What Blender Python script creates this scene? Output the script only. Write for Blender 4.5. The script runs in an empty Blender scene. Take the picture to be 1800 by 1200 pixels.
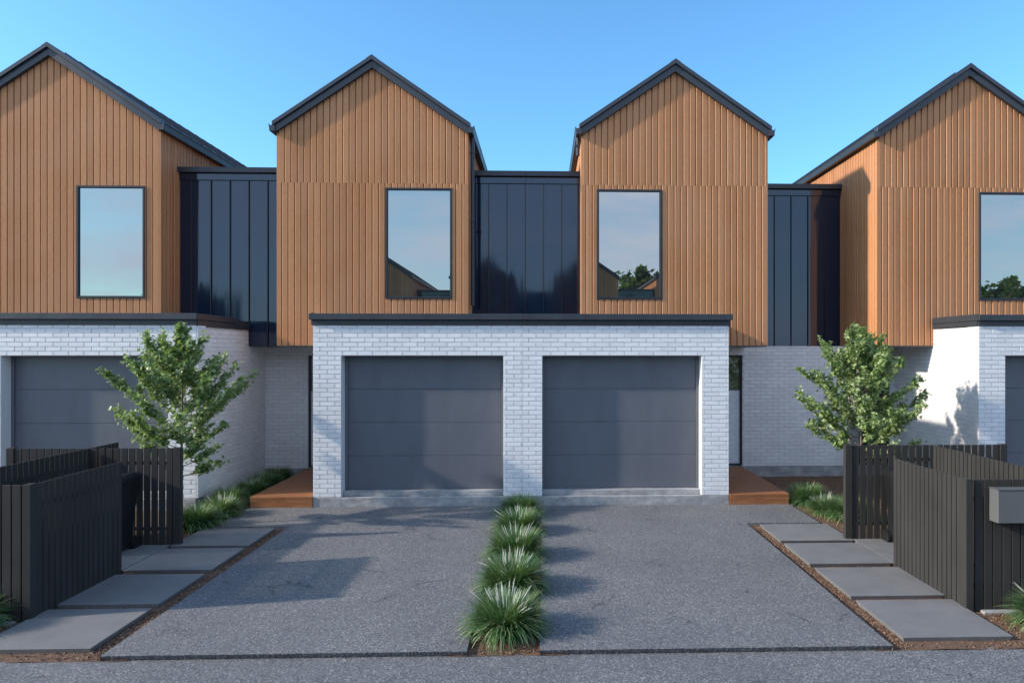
import bpy, bmesh, math, random
from mathutils import Vector, Matrix
random.seed(7)
C = bpy.context.scene.collection
SC = bpy.context.scene
PI = math.pi

# ------------------------------------------------------------------ camera, sky, sun, exposure
cam = bpy.data.cameras.new('camera'); cam_o = bpy.data.objects.new('camera', cam); C.objects.link(cam_o)
YAW = math.atan(.032)
cam_o.location = (0, -11.48, 2.47); cam_o.rotation_euler = (PI/2, 0, -YAW)
cam.sensor_width = 36; cam.lens = 1240/1800*36
cam.shift_x = -(995-900)/1800; cam.shift_y = (621-600)/1800
cam.clip_end = 3000; cam.clip_start = .05
SC.camera = cam_o

SUN_FROM = Vector((-1, -.19, .46)).normalized()
elev = math.asin(SUN_FROM.z); rot = math.atan2(SUN_FROM.x, SUN_FROM.y)
w = bpy.data.worlds.new('World'); SC.world = w; w.use_nodes = True
nt = w.node_tree; N = nt.nodes; L = nt.links
for n in list(N): N.remove(n)
sky = N.new('ShaderNodeTexSky'); sky.sky_type = 'NISHITA'; sky.sun_disc = False
sky.sun_elevation = elev; sky.sun_rotation = rot % (2*PI)
sky.air_density = 1.0; sky.dust_density = .9; sky.ozone_density = 2.5; sky.altitude = 50
SKY_STR = .14
bg = N.new('ShaderNodeBackground'); bg.inputs[1].default_value = SKY_STR
out = N.new('ShaderNodeOutputWorld')
# thin high cloud over the part of the sky behind the viewer (south), seen in the windows
tc = N.new('ShaderNodeTexCoord'); sep = N.new('ShaderNodeSeparateXYZ'); L.new(tc.outputs['Generated'], sep.inputs[0])
mp = N.new('ShaderNodeMapping'); mp.inputs['Scale'].default_value = (1.2, 1.2, 4.5); L.new(tc.outputs['Generated'], mp.inputs[0])
no = N.new('ShaderNodeTexNoise'); no.inputs['Scale'].default_value = 2.6; no.inputs['Detail'].default_value = 8; no.inputs['Roughness'].default_value = .62
L.new(mp.outputs[0], no.inputs['Vector'])
cr = N.new('ShaderNodeMapRange'); cr.inputs[1].default_value = .22; cr.inputs[2].default_value = .62; L.new(no.outputs[0], cr.inputs[0])
so = N.new('ShaderNodeMapRange'); so.inputs[1].default_value = -.05; so.inputs[2].default_value = -.5; L.new(sep.outputs[1], so.inputs[0])
mu = N.new('ShaderNodeMath'); mu.operation = 'MULTIPLY'; L.new(cr.outputs[0], mu.inputs[0]); L.new(so.outputs[0], mu.inputs[1])
mu2 = N.new('ShaderNodeMath'); mu2.operation = 'MULTIPLY'; mu2.inputs[1].default_value = 1.0; L.new(mu.outputs[0], mu2.inputs[0])
tint = N.new('ShaderNodeMix'); tint.data_type = 'RGBA'; tint.blend_type = 'MULTIPLY'; tint.inputs[0].default_value = 1
L.new(sky.outputs[0], tint.inputs[6]); tint.inputs[7].default_value = (.66, 1.08, 1.26, 1)      # clear summer air: a deeper azure
mx = N.new('ShaderNodeMix'); mx.data_type = 'RGBA'; L.new(mu2.outputs[0], mx.inputs[0])
L.new(tint.outputs[2], mx.inputs[6]); mx.inputs[7].default_value = (3.6, 4.35, 5.9, 1)
L.new(mx.outputs[2], bg.inputs[0]); L.new(bg.outputs[0], out.inputs[0])

sl = bpy.data.lights.new('sun', 'SUN'); sl.energy = 3.15; sl.angle = math.radians(1.4); sl.color = (1, .88, .74)
so_ = bpy.data.objects.new('sun', sl); C.objects.link(so_)
so_.rotation_euler = (-SUN_FROM).to_track_quat('-Z', 'Y').to_euler()
SC.view_settings.view_transform = 'Standard'; SC.view_settings.look = 'None'
SC.view_settings.gamma = 1; SC.view_settings.use_curve_mapping = False
SC.view_settings.exposure = 0.84
SC.cycles.max_bounces = 8

# ------------------------------------------------------------------ materials
class Mat:
    def __init__(s, name):
        s.m = bpy.data.materials.new(name); s.m.use_nodes = True
        s.t = s.m.node_tree; s.N = s.t.nodes; s.L = s.t.links
        s.b = s.N['Principled BSDF']; s.o = s.N['Material Output']
    def n(s, typ, **k):
        x = s.N.new(typ)
        for a, v in k.items(): setattr(x, a, v)
        return x
    def set(s, node, **k):
        for a, v in k.items(): node.inputs[a.replace('_', ' ')].default_value = v
        return node
    def obj(s, scale=(1, 1, 1)):
        c = s.n('ShaderNodeTexCoord'); m = s.n('ShaderNodeMapping'); m.inputs['Scale'].default_value = scale
        s.L.new(c.outputs['Object'], m.inputs[0]); return m.outputs[0]
    def noise(s, vec, scale, detail=4, rough=.5):
        x = s.n('ShaderNodeTexNoise'); s.set(x, Scale=scale, Detail=detail, Roughness=rough)
        s.L.new(vec, x.inputs['Vector']); return x.outputs[0]
    def ramp(s, fac, stops, interp='LINEAR'):
        x = s.n('ShaderNodeValToRGB'); x.color_ramp.interpolation = interp; e = x.color_ramp.elements
        while len(e) < len(stops): e.new(.5)
        for i, (p, c) in enumerate(stops):
            e[i].position = p
            if not isinstance(c, tuple): c = (c, c, c)
            e[i].color = (*c, 1)
        s.L.new(fac, x.inputs[0]); return x.outputs[0]
    def mix(s, fac, a, b, mode='MIX'):
        x = s.n('ShaderNodeMix', data_type='RGBA', blend_type=mode)
        for i, v in ((0, fac), (6, a), (7, b)):
            if hasattr(v, 'default_value') or hasattr(v, 'is_linked'): s.L.new(v, x.inputs[i])
            elif i == 0: x.inputs[0].default_value = v
            else: x.inputs[i].default_value = (*v, 1) if isinstance(v, tuple) else (v, v, v, 1)
        return x.outputs[2]
    def rnd(s):
        a = s.n('ShaderNodeAttribute', attribute_name='rnd'); return a.outputs['Fac']
    def bump(s, h, strength=.3, dist=.01, normal=None):
        x = s.n('ShaderNodeBump'); x.inputs['Strength'].default_value = strength; x.inputs['Distance'].default_value = dist
        s.L.new(h, x.inputs['Height'])
        if normal is not None: s.L.new(normal, x.inputs['Normal'])
        s.L.new(x.outputs[0], s.b.inputs['Normal']); return x.outputs[0]
    def col(s, c):
        if isinstance(c, tuple): s.b.inputs['Base Color'].default_value = (*c, 1)
        else: s.L.new(c, s.b.inputs['Base Color'])
    def rough(s, r):
        if isinstance(r, float): s.b.inputs['Roughness'].default_value = r
        else: s.L.new(r, s.b.inputs['Roughness'])

def m_timber():
    m = Mat('timber_board')
    v = m.obj((1, 1, .12)); g = m.noise(v, 60, 6, .65)
    fine = m.noise(m.obj((1, 1, .45)), 190, 3, .7); cloud = m.noise(m.obj(), 1.3, 3)
    base = m.ramp(m.rnd(), [(0, (.50, .222, .092)), (.5, (.60, .27, .113)), (1, (.69, .32, .14))])
    c = m.mix(m.ramp(g, [(.3, .0), (.7, 1.0)]), m.mix(.36, base, (.24, .09, .035)), base)
    c = m.mix(m.ramp(fine, [(.35, 1.0), (.52, .0)]), c, m.mix(.7, c, (.2, .085, .04)))
    c = m.mix(m.ramp(cloud, [(.3, .0), (.7, .3)]), c, (.56, .3, .17))
    m.col(c); m.rough(.62); m.b.inputs['Specular IOR Level'].default_value = .3
    m.bump(fine, .35, .004); return m.m
def m_brick():
    m = Mat('white_painted_brick')
    n = m.noise(m.obj(), 55, 5, .65); n2 = m.noise(m.obj(), 2.2, 4); n3 = m.noise(m.obj((1, 1, .35)), 7, 5, .7)
    c = m.ramp(m.rnd(), [(0, (.69, .69, .70)), (.5, (.74, .74, .755)), (1, (.78, .78, .79))])
    c = m.mix(m.ramp(n3, [(.5, .0), (.8, .18)]), c, (.58, .575, .57))
    c = m.mix(m.ramp(n2, [(.4, .0), (.7, .14)]), c, (.62, .63, .65))
    m.col(c); m.rough(.6); m.bump(n, .55, .006); return m.m
def m_mortar():
    m = Mat('white_painted_mortar'); n = m.noise(m.obj(), 90, 4)
    m.col(m.ramp(n, [(.3, (.58, .585, .60)), (.7, (.68, .685, .70))])); m.rough(.8); m.bump(n, .4, .004); return m.m
def m_metal(name, c, rough=.35, spec=.5, vary=.15, metallic=0.0, bumpd=.0012, bs=1.2):
    m = Mat(name); n = m.noise(m.obj((1, 1, .4)), 3.5, 5, .6); f = m.noise(m.obj(), 260, 2)
    d = tuple(x*(1-vary) for x in c); l = tuple(x*(1+vary) for x in c)
    m.col(m.ramp(n, [(.3, d), (.7, l)])); m.rough(m.ramp(n, [(.3, rough*.85), (.7, rough*1.2)]))
    m.b.inputs['Specular IOR Level'].default_value = spec; m.b.inputs['Metallic'].default_value = metallic
    if bumpd:
        w_ = m.noise(m.obj((1, 1, .25)), bs, 2); m.bump(w_, .25, bumpd*12)
    return m.m
def m_cladmetal():
    m = Mat('dark_navy_metal_sheet')
    n = m.noise(m.obj((1, 1, .3)), 2.0, 3)
    m.col((.010, .018, .042)); m.b.inputs['Specular IOR Level'].default_value = .62; m.b.inputs['IOR'].default_value = 1.62; m.b.inputs['Specular Tint'].default_value = (.8, .92, 1, 1)
    m.rough(m.ramp(n, [(.3, .04), (.7, .09)])); m.bump(m.noise(m.obj((1, 1, .12)), 2.4, 2), .22, .02); return m.m
def m_glass():
    m = Mat('reflective_window_glass'); N, L = m.N, m.L
    g = m.n('ShaderNodeBsdfGlossy'); g.inputs['Roughness'].default_value = .0; g.inputs['Color'].default_value = (.68, .66, .60, 1)
    d = m.n('ShaderNodeBsdfDiffuse'); d.inputs['Color'].default_value = (.03, .035, .04, 1)
    bp = m.n('ShaderNodeBump'); bp.inputs['Strength'].default_value = .04; bp.inputs['Distance'].default_value = .01
    L.new(m.noise(m.obj(), .9, 1), bp.inputs['Height']); L.new(bp.outputs[0], g.inputs['Normal'])
    x = m.n('ShaderNodeMixShader'); x.inputs[0].default_value = .62
    L.new(d.outputs[0], x.inputs[1]); L.new(g.outputs[0], x.inputs[2]); L.new(x.outputs[0], m.o.inputs[0]); return m.m
def m_aggregate(name='exposed_aggregate', tint=1.0):
    m = Mat(name); v = m.obj()
    vo = m.n('ShaderNodeTexVoronoi'); m.set(vo, Scale=95.0); m.L.new(v, vo.inputs['Vector'])
    vo2 = m.n('ShaderNodeTexVoronoi'); m.set(vo2, Scale=140.0); m.L.new(v, vo2.inputs['Vector'])
    sp = m.n('ShaderNodeSeparateColor'); m.L.new(vo.outputs['Color'], sp.inputs[0])
    sp2 = m.n('ShaderNodeSeparateColor'); m.L.new(vo2.outputs['Color'], sp2.inputs[0])
    t = tint
    a = m.ramp(sp.outputs[0], [(0, (.055*t, .056*t, .060*t)), (.5, (.140*t, .139*t, .142*t)), (.78, (.22*t, .218*t, .222*t)), (.9, (.36*t, .345*t, .33*t)), (1, (.60*t, .575*t, .54*t))])
    b = m.ramp(sp2.outputs[1], [(0, (.06*t, .062*t, .07*t)), (.6, (.145*t, .145*t, .155*t)), (1, (.40*t, .39*t, .38*t))])
    c = m.mix(.45, a, b)
    big = m.noise(v, .8, 5, .6); c = m.mix(m.ramp(big, [(.35, .0), (.7, .38)]), c, (.085*t, .09*t, .1*t))
    ln = m.noise(v, 5, 6, .7); c = m.mix(m.ramp(ln, [(.5, .0), (.8, .35)]), c, (.2*t, .195*t, .19*t))
    # hairline cracks and pits
    cv = m.n('ShaderNodeTexVoronoi', feature='DISTANCE_TO_EDGE'); m.set(cv, Scale=1.1)
    dv = m.n('ShaderNodeMix', data_type='VECTOR'); dv.inputs[0].default_value = .22
    nn = m.n('ShaderNodeTexNoise'); m.set(nn, Scale=3.2, Detail=6.0, Roughness=.7); m.L.new(v, nn.inputs['Vector'])
    m.L.new(v, dv.inputs[4]); m.L.new(nn.outputs[1], dv.inputs[5]); m.L.new(dv.outputs[1], cv.inputs['Vector'])
    crack = m.ramp(cv.outputs[0], [(.0, 1.0), (.006, .6), (.010, .0)])
    gate = m.ramp(m.noise(v, 1.7, 3), [(.54, .0), (.62, .8)])
    ck = m.mix(1.0, crack, gate, 'MULTIPLY')
    c = m.mix(ck, c, (.03, .033, .04))
    m.col(c); m.rough(.78); m.b.inputs['Specular IOR Level'].default_value = .35
    m.bump(vo.outputs['Distance'], .5, .006); return m.m
def m_slab():
    m = Mat('charcoal_paving'); v = m.obj(); n = m.noise(v, 160, 3, .7); n2 = m.noise(v, 3, 5, .6)
    c = m.ramp(n, [(.32, (.11, .107, .108)), (.52, (.205, .198, .196)), (.7, (.38, .37, .36))])
    c = m.mix(m.ramp(n2, [(.38, .0), (.68, .5)]), c, (.135, .13, .128))
    m.col(c); m.rough(.6); m.bump(n, .35, .003); return m.m
def m_concrete():
    m = Mat('weathered_concrete'); v = m.obj((1, 1, 1.6)); n = m.noise(v, 4.5, 7, .68); f = m.noise(m.obj(), 80, 3)
    c = m.ramp(n, [(.28, (.16, .165, .175)), (.5, (.30, .305, .31)), (.68, (.44, .44, .435))])
    c = m.mix(.15, c, m.ramp(f, [(.3, .1), (.7, .5)]))
    m.col(c); m.rough(.75); m.bump(f, .3, .003); return m.m
def m_soil():
    m = Mat('bark_soil'); v = m.obj(); n = m.noise(v, 38, 5, .7); b = m.noise(v, 6, 4)
    c = m.ramp(n, [(.3, (.07, .038, .022)), (.5, (.16, .088, .052)), (.7, (.26, .155, .10))])
    c = m.mix(m.ramp(b, [(.3, .0), (.7, .3)]), c, (.10, .05, .03))
    m.col(c); m.rough(.9); m.bump(n, .9, .02); return m.m
def m_chip():
    m = Mat('bark_chip'); m.col(m.ramp(m.rnd(), [(0, (.07, .036, .02)), (.4, (.15, .08, .048)), (.75, (.23, .13, .08)), (1, (.32, .21, .14))])); m.rough(.85); return m.m
def m_deck():
    m = Mat('stained_deck_timber'); v = m.obj((.5, 8, 3)); n = m.noise(v, 6, 7, .7)
    v2 = m.obj((12, 1, .6)); n2 = m.noise(v2, 4, 5, .7)
    c = m.ramp(n, [(.25, (.16, .058, .02)), (.5, (.30, .118, .045)), (.75, (.40, .18, .08))])
    c = m.mix(m.ramp(n2, [(.4, .0), (.75, .4)]), c, (.14, .05, .02))
    m.col(c); m.rough(.55); m.bump(n, .2, .004); return m.m
def m_leaf(name, stops, trans=.35, rough=.42):
    m = Mat(name); c = m.ramp(m.rnd(), stops)
    m.col(c); m.rough(rough); m.b.inputs['Specular IOR Level'].default_value = .45
    tr = m.n('ShaderNodeBsdfTranslucent'); m.L.new(m.mix(.5, c, (.25, .4, .05), 'MIX'), tr.inputs[0])
    x = m.n('ShaderNodeMixShader'); x.inputs[0].default_value = trans
    m.L.new(m.b.outputs[0], x.inputs[1]); m.L.new(tr.outputs[0], x.inputs[2]); m.L.new(x.outputs[0], m.o.inputs[0]); return m.m
def m_bark():
    m = Mat('tree_bark'); n = m.noise(m.obj((1, 1, .25)), 45, 5, .6)
    m.col(m.ramp(n, [(.3, (.08, .06, .05)), (.7, (.24, .19, .16))])); m.rough(.85); m.bump(n, .6, .006); return m.m
def m_ground():
    m = Mat('distant_ground'); v = m.obj(); n = m.noise(v, .15, 6, .6); n2 = m.noise(v, 12, 4)
    c = m.ramp(n, [(.35, (.06, .08, .03)), (.65, (.12, .12, .07))]); c = m.mix(.3, c, m.ramp(n2, [(.3, .04), (.7, .14)]))
    m.col(c); m.rough(.9); return m.m
def m_plain(name, c, r=.6):
    m = Mat(name); n = m.noise(m.obj(), 20, 4); m.col(m.ramp(n, [(.3, tuple(x*.9 for x in c)), (.7, tuple(x*1.08 for x in c))])); m.rough(r); return m.m

TIMBER = m_timber(); BRICK = m_brick(); MORTAR = m_mortar(); CLADM = m_cladmetal(); GLASS = m_glass()
TRIM = m_metal('charcoal_colour_steel', (.034, .040, .050), .4, .5, .12)
ROOFM = m_metal('roof_steel', (.028, .034, .046), .32, .6, .12)
FRAME = m_metal('window_aluminium', (.018, .021, .027), .35, .5, .1, bumpd=0)
DOORM = m_metal('garage_door_steel', (.118, .128, .152), .33, .5, .07, bumpd=.0006, bs=2.0)
FENCEM = m_metal('charcoal_fence_paint', (.043, .041, .039), .5, .06, .14, bumpd=.0004)
BOXM = m_metal('letterbox_steel', (.115, .115, .115), .4, .5, .06, bumpd=0)
BINM = m_metal('black_bin_plastic', (.012, .012, .013), .5, .35, .2, bumpd=0)
AGG = m_aggregate('exposed_aggregate', .95); AGG_ROAD = m_aggregate('road_aggregate', .93); SLAB = m_slab(); CONC = m_concrete(); SOIL = m_soil(); CHIP = m_chip()
DECK = m_deck(); BARK = m_bark(); GROUND = m_ground()
LEAF = m_leaf('maple_leaf', [(0, (.07, .12, .03)), (.4, (.19, .27, .085)), (.75, (.34, .43, .18)), (1, (.52, .58, .34))])
BLADE = m_leaf('grass_blade', [(0, (.018, .055, .018)), (.5, (.05, .14, .045)), (.82, (.14, .26, .09)), (1, (.42, .44, .26))], .25)
PLUME = m_leaf('grass_plume', [(0, (.55, .52, .48)), (1, (.85, .83, .80))], .4, .8)
PANEL = m_plain('pale_reflection_glass', (.74, .78, .84), .22); CURT = m_plain('grey_curtain', (.17, .16, .155)); DARKP = m_plain('dark_interior', (.02, .018, .018)); SOFFIT = m_plain('soffit_sheet', (.11, .10, .10))  # sidelight pane has a bright reflection put into its base colour
DOORTIM = m_plain('dark_stained_door', (.09, .04, .02), .5)
BIGLEAF = m_leaf('dense_leaf', [(0, (.02, .045, .01)), (.6, (.05, .09, .02)), (1, (.1, .15, .04))])

# ------------------------------------------------------------------ mesh helpers
def origin_of(o):
    while o.parent: o = o.parent
    return Vector(o.location)
class MB:
    def __init__(s): s.v = []; s.f = []; s.r = []
    def add(s, vs, fs, r=None):
        b = len(s.v); s.v += [tuple(p) for p in vs]; r = random.random() if r is None else r
        for f in fs: s.f.append([b+i for i in f]); s.r.append(r)
    def quad(s, a, b, c, d, r=None): s.add([a, b, c, d], [(0, 1, 2, 3)], r)
    def box(s, x0, x1, y0, y1, z0, z1, r=None):
        x0, x1 = min(x0, x1), max(x0, x1); y0, y1 = min(y0, y1), max(y0, y1); z0, z1 = min(z0, z1), max(z0, z1)
        s.add([(x0,y0,z0),(x1,y0,z0),(x1,y1,z0),(x0,y1,z0),(x0,y0,z1),(x1,y0,z1),(x1,y1,z1),(x0,y1,z1)],
              [(0,3,2,1),(4,5,6,7),(0,1,5,4),(1,2,6,5),(2,3,7,6),(3,0,4,7)], r)
    def prism(s, pts, y0, y1, r=None):          # outline in x,z pushed along y
        n = len(pts); vs = [(p[0], y0, p[1]) for p in pts]+[(p[0], y1, p[1]) for p in pts]
        s.add(vs, [tuple(range(n)), tuple(range(2*n-1, n-1, -1))]+[(i, i+n, (i+1) % n+n, (i+1) % n) for i in range(n)], r)
    def prism_x(s, pts, x0, x1, r=None):        # outline in y,z pushed along x
        n = len(pts); vs = [(x0, p[0], p[1]) for p in pts]+[(x1, p[0], p[1]) for p in pts]
        s.add(vs, [tuple(range(n)), tuple(range(2*n-1, n-1, -1))]+[(i, i+n, (i+1) % n+n, (i+1) % n) for i in range(n)], r)
    def tube(s, pts, rad, n=6, r=None):
        rings = []
        for i, p in enumerate(pts):
            p = Vector(p); a = Vector(pts[max(0, i-1)]); b = Vector(pts[min(len(pts)-1, i+1)])
            t = (b-a).normalized(); u = t.orthogonal().normalized() if abs(t.z) > .99 else t.cross(Vector((0, 0, 1))).normalized(); v = t.cross(u)
            rr = rad[i] if isinstance(rad, (list, tuple)) else rad
            rings.append([p+(u*math.cos(2*PI*k/n)+v*math.sin(2*PI*k/n))*rr for k in range(n)])
        vs = [q for g in rings for q in g]; fs = []
        for i in range(len(rings)-1):
            for k in range(n): fs.append((i*n+k, i*n+(k+1) % n, (i+1)*n+(k+1) % n, (i+1)*n+k))
        fs.append(tuple(range(n))); fs.append(tuple(range(len(vs)-n, len(vs))))
        s.add(vs, fs, r)
    def build(s, name, mat, parent=None, bevel=0, smooth=False, mats=None, fix=True):
        me = bpy.data.meshes.new(name); off = origin_of(parent) if parent else Vector((0, 0, 0))
        me.from_pydata([(p[0]-off.x, p[1]-off.y, p[2]-off.z) for p in s.v], [], s.f)
        at = me.attributes.new('rnd', 'FLOAT', 'FACE'); at.data.foreach_set('value', s.r)
        me.materials.append(mat)
        if fix or bevel:
            bm = bmesh.new(); bm.from_mesh(me)
            if bevel: bmesh.ops.bevel(bm, geom=bm.edges[:], offset=bevel, segments=2 if bevel > .006 else 1, profile=.7, affect='EDGES', clamp_overlap=True)
            bmesh.ops.recalc_face_normals(bm, faces=bm.faces[:]); bm.to_mesh(me); bm.free()
        if smooth: me.polygons.foreach_set('use_smooth', [True]*len(me.polygons))
        o = bpy.data.objects.new(name, me); C.objects.link(o)
        if parent: o.parent = parent
        return o
def tag(o, label=None, cat=None, group=None, kind=None):
    if label: o['label'] = label
    if cat: o['category'] = cat
    if group: o['group'] = group
    if kind: o['kind'] = kind
    return o
def thing(name, loc, label, cat, group=None):
    o = bpy.data.objects.new(name, None); o.empty_display_size = .2; o.location = loc; C.objects.link(o)
    return tag(o, label, cat, group)
def copy_tree(o, parent=None):
    c = o.copy(); C.objects.link(c); c.parent = parent
    for ch in list(o.children): copy_tree(ch, c)
    return c

# intervals of [a,b] left after cutting holes
def cut(a, b, holes):
    segs = [(a, b)]
    for h0, h1 in holes:
        ns = []
        for s0, s1 in segs:
            if h1 <= s0 or h0 >= s1: ns.append((s0, s1)); continue
            if h0 > s0: ns.append((s0, h0))
            if h1 < s1: ns.append((h1, s1))
        segs = ns
    return [q for q in segs if q[1]-q[0] > .004]

def bricks(P, u0, u1, z0, z1, holes=(), blen=.24, bh=.0735, joint=.008, w_front=0.0, zref=.15):
    """raised painted bricks laid in stretcher bond over a mortar sheet; P(u, w, z) maps wall space to the world"""
    bk = MB(); mo = MB(); row = int(math.floor((z0-zref)/bh)); ch = .004
    zs = []
    while zref+row*bh < z1-.002:
        a = max(z0, zref+row*bh); b = min(z1, zref+(row+1)*bh)
        br = [a]+sorted(h for (_, _, h0, h1) in holes for h in (h0, h1) if a+.004 < h < b-.004)+[b]
        for i in range(len(br)-1): zs.append((row, br[i], br[i+1]))
        row += 1
    for row, a, b in zs:
        mid = (a+b)/2
        free = cut(u0, u1, [(h[0], h[1]) for h in holes if h[2] <= mid <= h[3]])
        for s0, s1 in free:
            mo.quad(P(s0, -.0115, a), P(s1, -.0115, a), P(s1, -.0115, b), P(s0, -.0115, b))
            k = math.floor(s0/blen-(row % 2)*.5)
            while (k+(row % 2)*.5)*blen < s1:
                p0 = max(s0, (k+(row % 2)*.5)*blen); p1 = min(s1, (k+1+(row % 2)*.5)*blen); k += 1
                p0 += joint/2 if p0 > s0 else 0; p1 -= joint/2 if p1 < s1 else 0
                if p1-p0 < .015: continue
                c0, c1 = a+joint/2, b-joint/2
                if c1-c0 < .012: continue
                w = w_front+random.uniform(-.0012, .0008); t = [random.uniform(-.0008, .0008) for _ in range(4)]
                vs = [P(p0, -.012, c0), P(p1, -.012, c0), P(p1, -.012, c1), P(p0, -.012, c1),
                      P(p0+ch, w+t[0], c0+ch), P(p1-ch, w+t[1], c0+ch), P(p1-ch, w+t[2], c1-ch), P(p0+ch, w+t[3], c1-ch)]
                bk.add(vs, [(4, 5, 6, 7), (0, 1, 5, 4), (1, 2, 6, 5), (2, 3, 7, 6), (3, 0, 4, 7)])
    return bk, mo

def cladding(mb, P, u0, u1, zb, ztop, holes=(), pitch=.1155, off=0.0, proud=0.0, apex=None, h=.026, gap=.0135, chf=.0095):
    """vertical shiplap boards; ztop is a function of u"""
    k = math.floor((u0-off)/pitch)
    while off+k*pitch < u1:
        b = off+k*pitch; r = random.random(); dw = random.uniform(-.0012, .0012)
        prof = [(b, -h), (b+gap, -h), (b+gap+.002, -.002), (b+gap+.0095, .0055+dw), (b+pitch-.005, dw), (b+pitch, -h)]; k += 1
        pts = []
        brk = [u0, u1]+([apex] if apex is not None else [])+[q for hh in holes for q in hh[:2]]
        for i in range(5):
            (a, wa), (c, wc) = prof[i], prof[i+1]; pts.append((a, wa))
            for q in sorted(brk):
                if a < q < c: pts.append((q, wa+(wc-wa)*(q-a)/(c-a)))
        pts.append(prof[-1])
        pts = [p for p in pts if u0-1e-6 <= p[0] <= u1+1e-6]
        for (a, wa), (c, wc) in zip(pts, pts[1:]):
            if c-a < 1e-5: continue
            m = (a+c)/2; hz = [(hh[2], hh[3]) for hh in holes if hh[0] < m < hh[1]]
            top = (ztop(a), ztop(c)); cuts = cut(zb, max(top), hz)
            for z0, z1 in cuts:
                za, zc = (top if z1 == max(top) else (z1, z1))
                if za <= z0 or zc <= z0: continue
                mb.quad(P(a, wa+proud, z0), P(c, wc+proud, z0), P(c, wc+proud, zc), P(a, wa+proud, za), r)

# ------------------------------------------------------------------ the houses
YT = 1.37      # face of the timber gables
YB = 11.0      # backs of the houses
ZE = 6.44; SLOPE = .682
def front(Y): return lambda u, w, z: (u, Y-w, z)
def face_left(X): return lambda u, w, z: (X-w, u, z)
def face_right(X): return lambda u, w, z: (X+w, u, z)

def make_window(par, x0, x1, z0, z1, Y):
    fw = .035; f = MB()
    for (a, b, c, d) in ((x0, x1, z1-fw, z1), (x0, x1, z0, z0+fw), (x0, x0+fw, z0+fw, z1-fw), (x1-fw, x1, z0+fw, z1-fw)):
        f.box(a, b, Y-.022, Y+.06, c, d)
    wdw = f.build('window', FRAME, par, bevel=.002)
    p = MB(); p.box(x0+fw, x1-fw, Y+.012, Y+.03, z0+fw, z1-fw); p.build('pane', GLASS, wdw, fix=False)
    g = MB(); q = .008
    for (a, b, c, d) in ((x0+fw, x1-fw, z1-fw-q, z1-fw), (x0+fw, x1-fw, z0+fw, z0+fw+q), (x0+fw, x0+fw+q, z0+fw+q, z1-fw-q), (x1-fw-q, x1-fw, z0+fw+q, z1-fw-q)):
        g.box(a, b, Y+.004, Y+.0115, c, d)
    g.build('glazing_bead', TRIM, wdw)
    return wdw

def make_roof(par, xl, xr, zal, Yf, Yb):
    """two steel slopes, barge boards, ridge cap and a gutter on each eave; zal: underside height at the walls"""
    ax = (xl+xr)/2; s = SLOPE; hz = zal+(ax-xl)*s
    # steel tray, in profile along x,z
    o = .06; e0 = xl-o; e1 = xr+o; t0 = .135; t1 = .215
    def zz(x, t): return hz-abs(x-ax)*s+t
    r = MB()
    r.prism([(e0, zz(e0, t0)), (ax, zz(ax, t0)), (e1, zz(e1, t0)), (e1, zz(e1, t1)), (ax, zz(ax, t1)), (e0, zz(e0, t1))], Yf-.11, Yb)
    roof = r.build('roof', ROOFM, par, bevel=.004)
    rb = MB()                                   # standing ribs running up each slope
    y = Yf+.25
    while y < Yb-.1:
        for (a, b) in ((e0, ax-.08), (e1, ax+.08)):
            n = .03
            rb.prism([(a, zz(a, t1-.002)), (b, zz(b, t1-.002)), (b, zz(b, t1+n)), (a, zz(a, t1+n))] , y, y+.012)
        y += .4
    rb.build('roof_rib', ROOFM, roof)
    bb = MB()
    bb.prism([(xl-.02, zz(xl-.02, 0)), (ax, zz(ax, 0)), (ax, zz(ax, .132)), (xl-.02, zz(xl-.02, .132))], Yf-.07, Yf+.01)
    bb.build('barge_board', TRIM, roof, bevel=.003); bb = MB()
    bb.prism([(xr+.02, zz(xr+.02, 0)), (ax+.0005, zz(ax, 0)), (ax+.0005, zz(ax, .132)), (xr+.02, zz(xr+.02, .132))], Yf-.07, Yf+.01)
    bb.build('barge_board', TRIM, roof, bevel=.003)
    rc = MB(); rc.prism([(ax-.10, zz(ax-.10, t1+.001)), (ax, zz(ax, t1+.001)), (ax+.10, zz(ax+.10, t1+.001)), (ax+.10, zz(ax+.10, t1+.005)), (ax, zz(ax, t1+.007)), (ax-.10, zz(ax-.10, t1+.005))], Yf-.107, Yb)
    rc.build('ridge_cap', ROOFM, roof)
    for sgn, ex in ((-1, xl), (1, xr)):
        g = MB(); z0 = zal+.0; a = ex+sgn*.012; b = ex+sgn*.115
        # open quad gutter with a soffit bracket below
        P = [(a, z0), (b-sgn*.01, z0), (b, z0+.1), (b+sgn*.012, z0+.125), (b+sgn*.004, z0+.13), (b-sgn*.012, z0+.105), (b-sgn*.022, z0+.012), (a+sgn*.006, z0+.012), (a+sgn*.006, z0+.11), (a, z0+.11)]
        g.prism(P, Yf-.10, Yb)
        g.prism([(a, z0+.001), (b-sgn*.01, z0+.001), (b, z0+.1), (a, z0+.1)], Yf-.103, Yf-.099)
        g.build('gutter', TRIM, roof)
    return roof

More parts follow.
